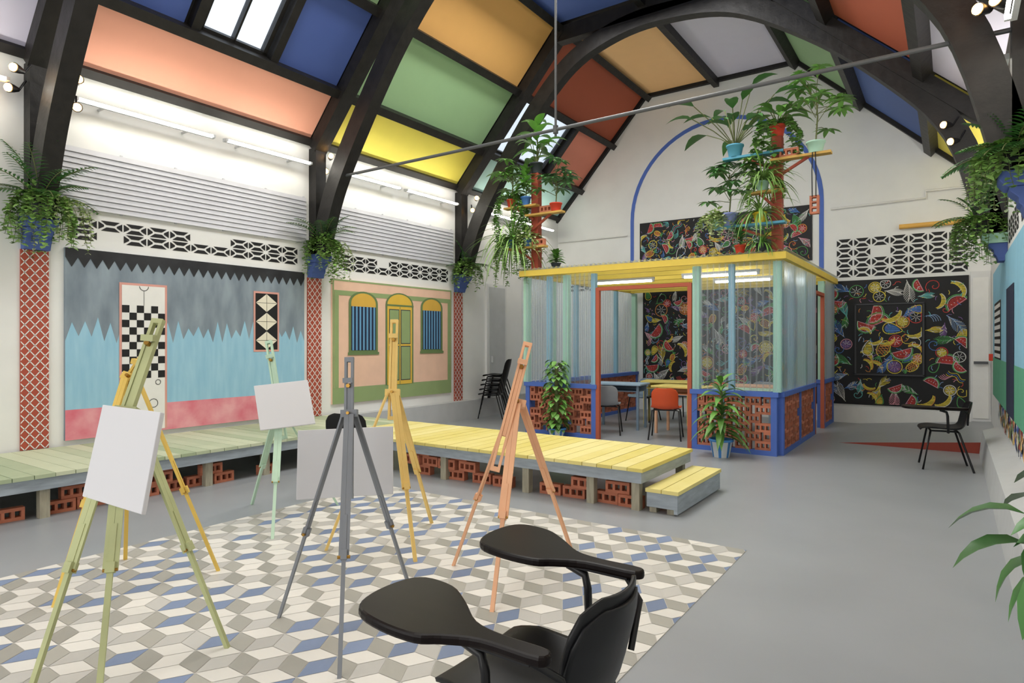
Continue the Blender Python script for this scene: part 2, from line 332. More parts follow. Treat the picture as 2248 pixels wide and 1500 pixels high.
# mural 2
t=thing('wall_mural','peach mural of a shophouse front with yellow door and two barred windows','mural',(XL,7.3,.5))
A0,A1=6.03,8.65
m=MB(); m.box((XL,A0,.5),(XL+.03,A1,2.3)); 
fl(m,1,rect(A0,A1,.5,.73),.032)
for i,q in enumerate((rect(A0+.03,A0+.11,.73,2.07),rect(A1-.1,A1-.03,.73,2.07),rect(A0+.03,A1-.03,2.07,2.14),rect(A0,A0+.025,.73,2.275),rect(A1-.025,A1,.73,2.275),rect(A0,A1,2.275,2.3))): fl(m,1,q,.034)
build(m,'painted_panel',[M['mpeach'],M['mgreen']],t)
def archpts(a0,a1,b0,bs,n=14):
    r=(a1-a0)/2; c=(a0+a1)/2
    return [(a0,b0),(a1,b0)]+[(c+r*math.cos(k*PI/n),bs+r*.62*math.sin(k*PI/n)) for k in range(n+1)]
LY=lambda u:on_x(u,750,XL).y
m=MB(); a0,a1=LY(843),LY(904)
fl(m,0,archpts(a0,a1,.72,1.98),.036); fl(m,1,archpts(a0+.035,a1-.035,.72,1.98),.038); fl(m,0,rect(a0,a1,1.957,1.985),.04)
ma=(a0+a1)/2
fl(m,1,rect(a0+.04,a1-.04,.72,1.955),.0395)
for c0,c1 in ((a0+.085,ma-.03),(ma+.03,a1-.085)):
    fl(m,3,rect(c0-.012,c1+.012,1.36,1.91),.0405); fl(m,3,rect(c0-.012,c1+.012,.78,1.33),.0405)
    fl(m,2,rect(c0,c1,1.372,1.898),.042); fl(m,2,rect(c0,c1,.792,1.318),.042)
fl(m,0,rect(ma-.006,ma+.006,.72,1.955),.042)
build(m,'painted_door',[M['mdgreen'],M['myellow'],M['mgreen'],M['mnavy']],t)
for u0,u1 in ((762,826),(920,968)):
    a0,a1=LY(u0),LY(u1); m=MB()
    fl(m,0,archpts(a0,a1,1.22,1.97),.036); fl(m,1,archpts(a0+.045,a1-.045,1.3,1.97),.038); fl(m,2,rect(a0+.045,a1-.045,1.27,1.92),.04)
    nb=7; w=(a1-a0-.09)/nb
    for k in range(nb): fl(m,3,rect(a0+.045+k*w+.25*w,a0+.045+k*w+.72*w,1.27,1.92),.042)
    fl(m,0,rect(a0-.02,a1+.02,1.2,1.24),.0425)
    build(m,'painted_window',[M['mdgreen'],M['morange'],M['mnavy'],M['mlblue']],t)
# right wall mural
t=thing('wall_mural','blue and green mural with navy post at the right edge','mural',(XR,8,.41))
wr=lambda off:(lambda a,b:V((XR-off,a,b)))
m=MB(); m.box((XR-.025,6.0,.66),(XR,11.2,2.34)); fl(m,1,rect(6,11.2,.66,1.18),.027,wr); fl(m,2,rect(7.5,8.5,.66,1.95),.029,wr)
fl(m,3,rect(9.45,10.75,1.18,1.9),.029,wr)
for k in range(8): fl(m,4,rect(9.5,10.7,1.2+k*.088,1.25+k*.088),.031,wr)
build(m,'painted_panel',[M['mskyblue'],M['mrgreen'],M['mnavy'],M['blk'],M['wht']],t)
m=MB(); 
for i in range(200):
    a=R(5.5,10.2); b=R(.4,.64); s=R(.05,.1); k=R(0,6); m.mi=random.randrange(6)
    m.poly([wr(.006+i*.00004)(a+s*math.cos(k+j*2.1),min(.655,max(.37,b+s*math.sin(k+j*2.1)))) for j in range(3)])
tag(build(m,'shard_painting',[M['pil_red'],M['mnavy'],M['p_orange'],M['cream'],M['p_blue'],M['mgreen']]),'painted multicolour triangular shards under the right wall mural','wall painting')
# louvres
for y0,y1,lab in ((2.62,5.58,'white slatted louvre panel above the blue mural'),(5.9,8.7,'white slatted louvre panel above the peach mural')):
    t=thing('louvre_panel',lab,'louvre',(XL,(y0+y1)/2,2.74),0,'wall louvres'); m=MB()
    for k in range(11):
        z=2.75+k*.056; x0,x1=XL+.018,XL+.036
        m.hexa([V((x1,y0,z)),V((x1+.008,y0,z)),V((x1+.008,y1,z)),V((x1,y1,z)),V((x0,y0,z+.052)),V((x0+.012,y0,z+.055)),V((x0+.012,y1,z+.055)),V((x0,y1,z+.052))])
    build(m,'slat_bank',M['louvre'],t)
    for k in range(6): m=MB(); y=y0+.03+(y1-y0-.06)*k/5; m.box((XL+.002,y-.012,2.74),(XL+.022,y+.012,3.38)); build(m,'support_strip',M['louvre'],t)
# doors, trims, ramp
m=MB(); m.box((XL,9.68,.0),(XL+.05,10.32,2.5)); d=struct(m,'door_1',M['doorw'],'plain white door in left wall'); BASE[d.name]=V(d.location)
m=MB(); m.box((XL+.05,9.74,.05),(XL+.06,10.26,2.44)); m.box((XL+.06,9.8,1.0),(XL+.1,9.83,1.12)); build(m,'door_leaf',M['skirt'],d)
m=MB(); m.box((.24,YB-.06,.15),(.495,YB,2.5)); d=struct(m,'door_2',M['doorw'],'narrow white door beside the right blackboard'); BASE[d.name]=V(d.location)
m=MB(); m.box((.27,YB-.075,.2),(.47,YB-.06,2.4)); build(m,'door_leaf',M['wht'],d)
m=MB(); m.box((.28,YB-.12,1.05),(.46,YB-.075,1.09)); build(m,'door_handle',M['gmetal'],d)
m=MB(); m.box((XR-.06,11.5,1.12),(XR-.0,11.58,1.22)); tag(build(m,'alarm_box',M['pot_red'],bevel=.008),'small red box on the right wall near the corner','alarm box')
m=MB(); m.box((XL,6.15,0),(XL+.16,YB,.34)); struct(m,'baseboard_left',M['skirt'],'low grey ledge along left wall')
m=MB(); m.prism([(XR,0),(XR-.22,0),(XR-.19,.3),(XR,.36)],lambda a,b,h:V((a,h,b)),1.6,9.83); struct(m,'baseboard_right',M['skirt'],'low grey ledge along right wall')
m=MB(); m.box((-1.9,YB-.05,0),(XR,YB,.27)); struct(m,'baseboard_back',M['wht'],'white ledge under blackboard')
m=MB(); q=[V((-1.3,9.85,0)),V((XR,9.85,0)),V((XR,9.85,.16))]; q2=[V((-1.3,YB,0)),V((XR,YB,0)),V((XR,YB,.16))]
m.poly(q); m.mi=1; m.add([q[0],q[2],q2[2],q2[0]],[(0,1,2,3)]); m.poly(q2)
tag(build(m,'floor_ramp',[M['ramp_red'],M['floor']]),'low grey ramp with red painted side by the right wall','ramp')
# arch outline and conduits
m=MB(); path=[(-5.5,2.4),(-5.5,3.9)]+[(-3.7-1.8*math.cos(k*PI/32),3.9+1.8*math.sin(k*PI/32)) for k in range(1,32)]+[(-1.9,3.9),(-1.9,2.4)]
band(m,path,.075,YB-.006,.008); tag(build(m,'painted_arch',M['booth_blue']),'blue arch outline painted on the white end wall','wall painting')
def pipe(pts,r,mt,lab):
    m=MB(); m.tube(pts,r,8); return tag(build(m,'wall_conduit',mt),lab,'pipe')
pipe([(-1.75,YB-.03,3.72),(-.35,YB-.03,3.74),(-.35,YB-.03,3.85),(.4,YB-.03,3.85)],.018,M['wht'],'white conduit on end wall right of blue arch')
pipe([(-.72,YB-.05,3.3),(.4,YB-.05,3.3)],.04,M['pipe_or'],'short ochre pipe on end wall above black block pattern')
pipe([(-7.25,YB-.03,3.62),(-5.6,YB-.03,3.62)],.016,M['wht'],'white conduit on end wall left of blue arch')
# ---------------------------------------------------------------- blackboards with chalk
CH=['white','red','yellow','green','blue','orange','pink','teal','purple','sky']; CM=[M['ch_'+c] for c in CH]; ci={c:i for i,c in enumerate(CH)}
class Chalk:
    def __init__(s,mp,bd): s.m=MB(); s.mp=mp; s.k=0; s.bd=bd
    def line(s,pts,c,w=.010):
        s.k+=1; o=(s.k%60)*.00002; s.m.mi=ci[c]; x0,x1,z0,z1=s.bd
        pts=[(min(x1,max(x0,a)),min(z1,max(z0,b))) for a,b in pts]
        for a,b in zip(pts,pts[1:]):
            dx,dy=b[0]-a[0],b[1]-a[1]; l=math.hypot(dx,dy)
            if l<.002: continue
            nx,ny=-dy/l*w/2,dx/l*w/2
            s.m.poly([s.mp(a[0]-nx,a[1]-ny,o),s.mp(b[0]-nx,b[1]-ny,o),s.mp(b[0]+nx,b[1]+ny,o),s.mp(a[0]+nx,a[1]+ny,o)])
    def hatch(s,pts,c):   # chalky filled area: broken strokes inside a polygon
        s.k+=1; s.m.mi=ci[c]; ys=[p[1] for p in pts]
        n=max(5,int((max(ys)-min(ys))/.011)); 
        for i in range(n):
            y=min(ys)+(max(ys)-min(ys))*(i+.5)/n; X=[]
            for a,b in zip(pts,pts[1:]+pts[:1]):
                if (a[1]-y)*(b[1]-y)<0: X.append(a[0]+(b[0]-a[0])*(y-a[1])/(b[1]-a[1]))
            X.sort()
            for a,b in zip(X[::2],X[1::2]): s.line([(a,y),(b,y+R(-.004,.004))],c,R(.006,.01))
    def motif(s,x,y,r,kinds=None):
        a=R(0,6.28); ca,sa=math.cos(a),math.sin(a); T=lambda p:[(x+r*(u*ca-v*sa),y+r*(u*sa+v*ca)) for u,v in p]
        arc_=lambda r1,r2,t0,t1,n=14:[(r1*math.cos(t0+(t1-t0)*i/n),r2*math.sin(t0+(t1-t0)*i/n)) for i in range(n+1)]
        k=random.choice((kinds or 'melon melon banana banana orange orange leaf leaf leaf leaf swirl wave pear pine dash swirl hook').split())
        c=random.choice(CH)
        if k=='melon':
            s.hatch(T(arc_(.8,.8,PI,2*PI)),'red'); s.line(T(arc_(1,1,PI,2*PI)),'green',.016); s.line(T(arc_(.88,.88,PI,2*PI)),'white',.008); s.line(T([(-1,0),(1,0)]),'pink')
            for u in (-.5,-.2,.1,.4): s.line(T([(u,-.3),(u+.05,-.4)]),'white',.008)
        elif k=='banana':
            s.hatch(T(arc_(1,1,3.5,5.9)+arc_(.9,.55,5.9,3.5)),'yellow'); s.line(T(arc_(1,1,3.5,5.9)),random.choice(['white','orange'])); s.line(T(arc_(.9,.6,3.5,5.9)),'yellow',.009)
        elif k=='orange':
            c=random.choice(['orange','yellow','red','white','pink','green']); s.line(T(arc_(.75,.75,0,6.283,18)),c,.012)
            if R(0,1)<.6: s.hatch(T(arc_(.62,.62,0,6.283,16)),random.choice(['orange','yellow','red','purple']))
            for i in range(7): s.line(T([(.1*math.cos(i*.9),.1*math.sin(i*.9)),(.6*math.cos(i*.9),.6*math.sin(i*.9))]),'white',.007)
        elif k=='leaf':
            c=random.choice(['green','teal','sky','white','white','purple','green','pink','blue','yellow']); s.line(T([(-1,0),(-.3,.12),(.5,.05),(1.1,-.15)]),c,.01)
            for i in range(11):
                u=-.85+i*.165; q=.5*math.sin(.4+i*.22)
                for g in (1,-1): s.line(T([(u,.05),(u+.26,g*q*.5),(u+.5,g*q)]),c if R(0,1)<.75 else 'white',.007)
        elif k=='swirl': s.line(T([(.06*i*math.cos(i*.55),.06*i*math.sin(i*.55)) for i in range(16)]),c,.01)
        elif k=='wave':
            for j in range(3): s.line(T([(-1+i*.2,.16*math.sin(i*.9)+j*.22-.2) for i in range(11)]),c if j!=1 else random.choice(CH),.009)
        elif k=='pear':
            P=[(.33*math.cos(t)*(1.5-math.sin(t)*.75),.85*math.sin(t)) for t in [i*.35 for i in range(19)]]
            s.line(T(P),random.choice(['green','yellow','white']),.012); s.line(T([(0,.8),(.1,1.1)]),'green')
            if R(0,1)<.6: s.hatch(T([(u*.8,v*.8) for u,v in P[:18]]),random.choice(['green','yellow','blue']))
        elif k=='pine':
            s.line(T(arc_(.5,.75,0,6.283)),'yellow',.012)
            for i in range(-2,3): s.line(T([(-.4,i*.22-.2),(.4,i*.22+.2)]),'orange',.007); s.line(T([(-.4,i*.22+.2),(.4,i*.22-.2)]),'orange',.007)
            for i in range(-2,3): s.line(T([(0,.7),(i*.2,1.2)]),'green')
        elif k=='hook':
            for j in range(4): s.line(T([(-.9+j*.2+.5*math.cos(i*.3),.7*math.sin(i*.3)-.2) for i in range(8)]),c,.009)
        else:
            for i in range(9): u,v=R(-.9,.9),R(-.9,.9); s.line(T([(u,v),(u+.2,v+.12)]),random.choice(CH),.009)
def board(name,label,x0,x1,z0,z1,n,rmin,rmax,Y=YB-.001,th=.03,hole=None,rim=False,gap=.72,kinds=None,dots=1.8):
    t=thing(name,label,'blackboard',((x0+x1)/2,Y,z0))
    m=MB(); m.box((x0,Y-th,z0),(x1,Y,z1)); build(m,'board',M['blk'],t)
    if rim:
        m=MB()
        for a,b in (((x0-.012,Y-th-.012,z0-.012),(x1+.012,Y-th+.01,z0+.012)),((x0-.012,Y-th-.012,z1-.012),(x1+.012,Y-th+.01,z1+.012)),((x0-.012,Y-th-.012,z0),(x0+.012,Y-th+.01,z1)),((x1-.012,Y-th-.012,z0),(x1+.012,Y-th+.01,z1))): m.box(a,b)
        build(m,'rim',M['rim'],t)
    ck=Chalk(lambda a,b,o:V((a,Y-th-.003-o,b)),(x0+.03,x1-.03,z0+.03,z1-.03)); pts=[]
    for tr in range(n*60):
        r=R(rmin,rmax); x,z=R(x0+r*.75,x1-r*.75),R(z0+r*.75,z1-r*.75)
        if hole and hole[0]-r<x<hole[1]+r and hole[2]-r<z<hole[3]+r: continue
        if all((x-a)**2+(z-b)**2>(gap*(r+q))**2 for a,b,q in pts): pts.append((x,z,r)); ck.motif(x,z,r,kinds)
        if len(pts)>=n: break
    for i in range(int(n*dots)):
        x,z=R(x0+.05,x1-.05),R(z0+.05,z1-.05)
        if hole and hole[0]-.05<x<hole[1]+.05 and hole[2]-.05<z<hole[3]+.05: continue
        a=R(0,6.28); c=random.choice(CH); ck.line([(x+.035*j*math.cos(a+j*.4),z+.035*j*math.sin(a+j*.4)) for j in range(3)],c,.009)
    build(ck.m,'chalk_drawing',CM,t); return t
bx0,bx1=-1.36,-.38
board('blackboard','large blackboard covered in chalk fruit and leaves right of the booth',-1.84,.22,.32,2.45,90,.1,.17,hole=(bx0-.02,bx1+.02,.83,2.04),gap=.64,kinds='melon melon banana orange orange leaf leaf leaf leaf leaf swirl wave hook pear')
board('framed_blackboard','square raised blackboard with dense chalk fruit mounted on larger blackboard',bx0,bx1,.84,2.03,40,.11,.2,Y=YB-.035,th=.03,rim=True,gap=.5,kinds='melon melon banana banana orange orange pear pine swirl leaf')
board('blackboard','long blackboard of chalk fruit inside the blue painted arch',-5.32,-2.05,2.85,3.84,130,.09,.16,gap=.64)
board('blackboard','wide chalk covered blackboard on end wall inside the booth',-5.25,-1.95,.3,2.44,220,.09,.17,gap=.63)
# ---------------------------------------------------------------- tiled area
m=MB(); tx0,tx1,ty0,ty1=-4.62,-1.13,.7,4.4; m.box((tx0,ty0,0),(tx1,ty1,.003)); Rr=.127
w=math.sqrt(3)*Rr; cxm,cym=(tx0+tx1)/2,(ty0+ty1)/2; c30,s30=math.cos(PI/6),math.sin(PI/6)
rot=lambda a,b:(cxm+a*c30-b*s30,cym+a*s30+b*c30)
for j in range(-17,18):
    for i in range(-16,17):
        cx=i*w+(w/2 if j%2 else 0); cy=j*1.5*Rr
        hx=[(cx+Rr*math.cos(PI/2+k*PI/3),cy+Rr*math.sin(PI/2+k*PI/3)) for k in range(6)]
        for k,(q) in enumerate(([hx[0],hx[1],(cx,cy),hx[5]],[hx[1],hx[2],hx[3],(cx,cy)],[(cx,cy),hx[3],hx[4],hx[5]])):
            mx=sum(a for a,b in q)/4; my=sum(b for a,b in q)/4
            q=[rot(mx+(a-mx)*.97,my+(b-my)*.97) for a,b in q]; q=clip(q,tx0,tx1,ty0,ty1)
            if not q: continue
            x=R(0,1)
            m.mi=[1,(2 if x<.85 else 4),(3 if x<.45 else 4 if x<.88 else 1)][k]
            m.poly([V((a,b,.0045)) for a,b in q])
tag(build(m,'patterned_floor_tiles',[M['t_base'],M['t_cream'],M['t_taupe'],M['t_blue'],M['t_grey']]),'tumbling block patterned floor tiles in cream, taupe and blue','tile flooring')
# ---------------------------------------------------------------- platforms
def planks(x0,x1,y0,y1,z,axis,w=.142):
    m=MB(); L=(y1-y0) if axis=='x' else (x1-x0); n=max(1,round(L/w)); w=L/n
    for k in range(n):
        if axis=='x': m.box((x0+R(0,.006),y0+k*w+.003,z-.03),(x1+R(-.006,.004),y0+(k+1)*w-.003,z+R(-.001,.001)))
        else: m.box((x0+k*w+.003,y0+R(-.004,.006),z-.03),(x0+(k+1)*w-.003,y1+R(-.006,.004),z+R(-.001,.001)))
    return m
t=thing('wooden_platform','long low green planked platform along the left wall','platform',(-6.55,3,0))
build(planks(-7.26,-5.85,-.6,6.1,.36,'x'),'deck',M['plank_green'],t)
m=MB(); m.box((-5.91,-.6,.235),(-5.87,4.85,.33)); build(m,'front_board',M['fasc'],t)
m=MB(); m.box((-7.2,-.6,.235),(-7.15,6.1,.33)); 
for y in (-.5,.5,1.5,2.5,3.5,4.5,5.5): m.box((-7.15,y,.24),(-5.91,y+.05,.33))
build(m,'joist_frame',M['fasc'],t)
for y in (-.2,.65,1.25,2.06,2.72,3.42,4.05,4.7):
    for x in (-5.99,-7.1): m=MB(); m.box((x,y-.035,0),(x+.07,y+.035,.33)); build(m,'leg',M['legwood'],t)
t=thing('wooden_platform','low yellow planked platform projecting into the hall','platform',(-4,5.48,0))
build(planks(-5.84,-2.07,4.87,6.1,.36,'y'),'deck',M['plank_yellow'],t)
m=MB(); m.box((-5.84,4.89,.235),(-2.09,4.93,.33)); build(m,'front_board',M['fasc'],t)
m=MB(); m.box((-2.13,4.93,.235),(-2.09,6.08,.33)); build(m,'end_board',M['fasc'],t)
m=MB(); m.box((-5.84,6.04,.235),(-2.13,6.08,.33))
for x in (-5.3,-4.5,-3.6,-2.8): m.box((x,4.93,.24),(x+.05,6.04,.33))
build(m,'joist_frame',M['fasc'],t)
for x in (-5.7,-5.05,-4.25,-3.25,-2.58,-2.16):
    for y in (4.93,5.96): m=MB(); m.box((x-.035,y,0),(x+.035,y+.07,.33)); build(m,'leg',M['legwood'],t)
t=thing('platform_step','yellow planked step at the end of the yellow platform','step',(-1.94,5.5,0))
m=MB(); m.box((-2.068,4.92,.17),(-1.935,6.07,.2)); m.box((-1.928,4.92,.17),(-1.79,6.07,.2)); build(m,'deck',M['plank_yellow'],t)
m=MB(); m.box((-1.83,4.93,.015),(-1.8,6.06,.17)); m.box((-2.06,4.93,.05),(-1.83,4.965,.17)); m.box((-2.06,6.03,.05),(-1.83,6.06,.17)); build(m,'side_board',M['fasc'],t)
for y in (4.965,5.95):
    for x in (-2.05,-1.9): m=MB(); m.box((x,y,0),(x+.06,y+.07,.17)); build(m,'leg',M['legwood'],t)
# loose bricks
def hollow(m,o,a,n,w=.215,h=.1,d=.07):
    m.obx(o,a,n,-w/2,w/2,0,.26*h,d); m.obx(o,a,n,-w/2,w/2,.74*h,h,d)
    nh=3 if w>.13 else 1; t=.1 if nh==3 else .22
    ed=[(0,t)]+([(.3,.4),(.6,.7)] if nh==3 else [])+[(1-t,1)]
    for f0,f1 in ed: m.obx(o,a,n,(f0-.5)*w,(f1-.5)*w,.26*h,.74*h,d)
m=MB(); hollow(m,V((0,0,0)),V((1,0,0)),V((0,1,0))); b0=build(m,'hollow_brick',M['brick']); b0.location=(0,0,0)
first=[True]
def brick(x,y,z,rz,label,group):
    if first[0]: o=b0; first[0]=False
    else: o=b0.copy(); C.objects.link(o)
    o.location=(x,y,z); o.rotation_euler=(0,0,rz); tag(o,label,'brick',group); return o
for lv,xs in ((0,(-4.6,-4.14,-3.82,-3.56,-3.03,-2.79,-2.46,-2.235)),(1,(-4.72,-4.48,-4.24,-3.98,-2.68,-2.36)),(2,(-4.6,-4.1))):
    for x in xs: brick(x,5.02+R(-.02,.03),lv*.1,R(-.08,.08),'red three-hole brick stacked under the yellow platform','bricks under the yellow platform')
for lv,ys in ((0,(1.85,2.2,2.43,2.86,3.1,3.36,3.6,4.1)),(1,(2.32,2.98,3.48)),(2,(3.0,))):
    for y in ys: brick(-6.02-R(-.03,.04),y,lv*.1,PI/2+R(-.08,.08),'red three-hole brick stacked under the green platform','bricks under the green platform')
# ---------------------------------------------------------------- booth
BX0,BX1,BY0,BY1=-5.4,-1.75,8.25,12.33
booth=thing('garden_booth','open booth of clear corrugated sheets on pierced brick half walls, yellow roof','booth',(-3.58,10.3,0))
XA,YA=V((1,0,0)),V((0,1,0))
def halfwall(p,q):
    p,q=V((*p,0)),V((*q,0)); a=(q-p).normalized(); n=V((-a.y,a.x,0)); L=(q-p).length
    m=MB(); m.obx(p,a,n,0,L,0,.06,.11); m.obx(p,a,n,-.02,L+.02,.72,.78,.14)
    for x in (0,L-.07): m.obx(p,a,n,x,x+.07,.06,.72,.11)
    spans=[(.07,L-.07)]
    if L>2: m.obx(p,a,n,L/2-.035,L/2+.035,.06,.72,.11); spans=[(.07,L/2-.035),(L/2+.035,L-.07)]
    build(m,'wall_frame',M['booth_blue'],booth)
    for s0,s1 in spans:
        m=MB(); k_=max(2,round((s1-s0-.19)/.27)); pc=(s1-s0-.19)/k_
        for k in range(6):
            P=lambda x,w: hollow(m,p+a*x+Z*(.06+k*.11),a,n,w,.109,.075)
            if k%2==0:
                for i in range(k_+1): P(s0+.095+i*pc,.19)
            else:
                for i in range(k_): P(s0+.095+(i+.5)*pc+R(-.01,.01),.19)
                if k%4==1: P(s0+.045,.088); P(s1-.045,.088)
        build(m,'brick_screen',M['brick'],booth)
halfwall((BX0,BY0),(-4.2,BY0)); halfwall((-2.8,BY0),(BX1,BY0)); halfwall((BX1,BY0+.06),(BX1,10.5)); halfwall((BX1,11.35),(BX1,BY1)); halfwall((BX0,BY0+.06),(BX0,BY1))
pc=0
for x,y in ((BX0,BY0),(-5.0,BY0),(-4.7,BY0),(-4.25,BY0+.0),(-2.75,BY0),(-2.3,BY0),(BX1,BY0),(BX1,9.0),(BX1,9.75),(BX1,10.45),(BX1,11.4),(BX1,BY1-.05),(BX0,9.0),(BX0,9.8),(BX0,10.6),(BX0,11.4),(BX0,BY1-.05)):
    m=MB(); s=.035 if pc%2 else .045; m.box((x-s,y-s,.78),(x+s,y+s,2.38)); build(m,'post',M['mint'] if pc%2==0 else M['lblue'],booth); pc+=1
def frame(p,q):
    p,q=V((*p,0)),V((*q,0)); m=MB(); m.bar(p,p+Z*2.17,.055,.055); m.bar(q,q+Z*2.17,.055,.055); m.bar(p+Z*2.15,q+Z*2.15,.06,.05); build(m,'door_frame',M['frame_red'],booth)
frame((-4.17,BY0-.03),(-2.83,BY0-.03)); frame((BX1+.03,10.54),(BX1+.03,11.32))
def corr(p,q,z0,z1,amp=.010,per=.076):
    p,q=V((*p,0)),V((*q,0)); a=(q-p).normalized(); n=V((-a.y,a.x,0)); L=(q-p).length; k=int(L/per*8); m=MB()
    m.grid([[p+a*(L*i/k)+n*amp*math.sin(2*PI*L*i/k/per)+Z*z for i in range(k+1)] for z in (z0,z1)]); return m
for p,q in (((BX0,BY0-.065),(-4.24,BY0-.065)),((-2.78,BY0-.065),(BX1+.06,BY0-.065)),((BX1+.065,BY0-.06),(BX1+.065,10.48)),((BX1+.065,11.38),(BX1+.065,BY1)),((BX0-.065,BY0-.06),(BX0-.065,BY1))):
    build(corr(p,q,.79,2.39),'corrugated_sheet',M['clear'],booth)
m=MB(); a,b,c,d=BX0-.07,BX1+.12,BY0-.13,BY1
m.box((a,c,2.395),(b,c+.05,2.48)); m.box((b-.05,c+.05,2.395),(b,d,2.48)); m.box((a,c+.05,2.395),(a+.05,d,2.48)); build(m,'roof_fascia',M['booth_yellow'],booth)
m=MB()
for k in range(7): y=BY0+.3+k*.6; m.box((a+.05,y,2.39),(b-.05,y+.05,2.47))
build(m,'roof_joist',M['booth_yellow'],booth)
m=MB(); n=int((b-a)/.076*8); m.grid([[V((a-.03+(b-a+.06)*i/n,y,2.497+.012*math.sin(2*PI*i/8))) for i in range(n+1)] for y in (c-.04,d)]); build(m,'roof_sheet',M['clear'],booth)
# ---------------------------------------------------------------- fluorescent lights
def fluoro(p,q,nrm,label,tm,group,wallgap=0):
    p,q=V(p),V(q); c=(p+q)/2; t=thing('strip_light',label,'light',tuple(c),0,group); a=(q-p).normalized(); nrm=V(nrm)
    m=MB(); m.bar(p,q,.04,.035,up=nrm); build(m,'housing',M['lmetal'],t)
    m=MB(); m.tube([p+nrm*.042+a*.04,q+nrm*.042-a*.04],.013,8); build(m,'tube',tm,t)
    for e in (p+a*.02,q-a*.02): m=MB(); m.bar(e-a*.015+nrm*.032,e+a*.015+nrm*.032,.032,.04,up=nrm); build(m,'end_cap',M['lmetal'],t)
    if wallgap:
        for k in (.2,.8): m=MB(); e=p+(q-p)*k; m.bar(e-nrm*.015,e-nrm*wallgap,.02,.02); build(m,'wall_bracket',M['lmetal'],t)
for y0,y1,lab in ((.6,2.2,'fluorescent strip light at the far left edge of the wall top'),(2.72,4.18,'fluorescent strip light above left half of the first louvre'),(4.3,5.55,'fluorescent strip light above right half of the first louvre'),(5.95,7.25,'fluorescent strip light above left half of the second louvre'),(7.35,8.65,'fluorescent strip light above right half of the second louvre'),(9.3,11.9,'fluorescent strip light on left wall beyond the last truss')):
    fluoro((XL+.16,y0,3.8),(XL+.16,y1,3.8),(1,0,0),lab,M['tube'],'wall strip lights',.16)
for y0,y1,lab in ((6.1,8.5,'fluorescent strip light on right wall near the ferns'),(9.2,11.8,'fluorescent strip light on right wall above the door'),(3.0,5.4,'fluorescent strip light on right wall near viewer')):
    fluoro((XR-.16,y0,3.56),(XR-.16,y1,3.56),(-1,0,0),lab,M['tube'],'wall strip lights',.16)
for x0,x1,y,lab in ((-4.8,-3.72,9.2,'glowing strip light under booth roof over the doorway'),(-3.22,-2.14,9.0,'nearest glowing strip light under booth roof at right'),(-3.07,-2.19,10.0,'rear glowing strip light under booth roof at right')):
    fluoro((x0,y,2.365),(x1,y,2.365),(0,0,-1),lab,M['btube'],'booth strip lights')
# spotlights
def spot(p,d,label):
    p=V(p); d=V(d).normalized(); t=thing('spotlight',label,'spotlight',tuple(p),0,'truss spotlights')
    m=MB(); m.tube([p,p+d*.05,p+d*.1],[.02,.036,.046],12); build(m,'housing',M['ctube'],t)
    m=MB(); m.tube([p+d*.095,p+d*.115,p+d*.13,p+d*.136],[.038,.036,.022,.006],12); build(m,'bulb',M['bulb'],t)
    m=MB(); m.tube([p-d*.01,p+V((0,0,.06))-d*.05,p+V((0,0,.1))-d*.08],.01,6); build(m,'bracket',M['ctube'],t)
for u,v,y,d,lab in ((52,158,2.28,(.5,-1,0),'upper clip spotlight left of the first truss'),(40,197,2.28,(.5,-1,-.2),'lower clip spotlight left of the first truss'),(176,185,2.62,(.9,-.5,.1),'upper clip spotlight right of the first truss'),(168,235,2.62,(.9,-.3,-.3),'lower clip spotlight right of the first truss'),(725,350,5.9,(.9,-.6,.2),'upper warm spotlight on the middle truss'),(714,377,5.9,(.9,-.6,-.2),'lower warm spotlight on the middle truss'),(1045,440,9.0,(.8,-.8,.2),'upper warm spotlight on the far truss at left'),(1036,462,9.0,(.8,-.8,-.2),'lower warm spotlight on the far truss at left'),(2090,275,8.7,(-.8,-.7,0),'upper warm spotlight on far truss at right'),(2105,308,8.7,(-.8,-.7,-.2),'lower warm spotlight on far truss at right'),(2172,24,5.55,(-.7,-.8,0),'left warm spotlight at the top right corner'),(2205,14,5.55,(-.5,-.8,.2),'right warm spotlight at the top right corner')):
    spot(on_y(u,v,y),d,lab)
# ---------------------------------------------------------------- plants
def rd(az,el): return V((math.cos(az)*math.cos(el),math.sin(az)*math.cos(el),math.sin(el)))
def pl_big(f,s,b,n,h,L,W,droop=.7):
    for i in range(n):
        az=i*2.4+R(-.3,.3); el=R(.5,1.35); e=b+rd(az,el)*h*R(.5,1); s.tube([b,(b+e)/2+Z*.03*h,e],.006,5); f.leaf(e,rd(az,el*.55),L*R(.75,1.1),W*R(.8,1.1),droop)
def pl_sch(f,s,b,n,h,L=.12,W=.045):
    top=b+Z*h*.75; s.tube([b,b+Z*h*.4+V((.02,0,0)),top],.009,6)
    for i in range(n):
        az=i*2.4+R(-.3,.3); el=R(.0,1.2); o=b+Z*h*R(.2,.75); e=o+rd(az,el)*h*R(.3,.5); s.tube([o,(o+e)/2+Z*.02,e],.004,5)
        for k in range(8): f.leaf(e,rd(az+k*PI/4,R(.0,.35)),L*R(.8,1.1),W,.7,.2,4,.8)
def pl_spider(f,s,b,n,L,W=.02,el0=.3):
    for i in range(n): f.leaf(b,rd(R(0,6.28),R(el0,1.4)),L*R(.6,1.1),W,R(1.6,3.2),.4,7,.5)
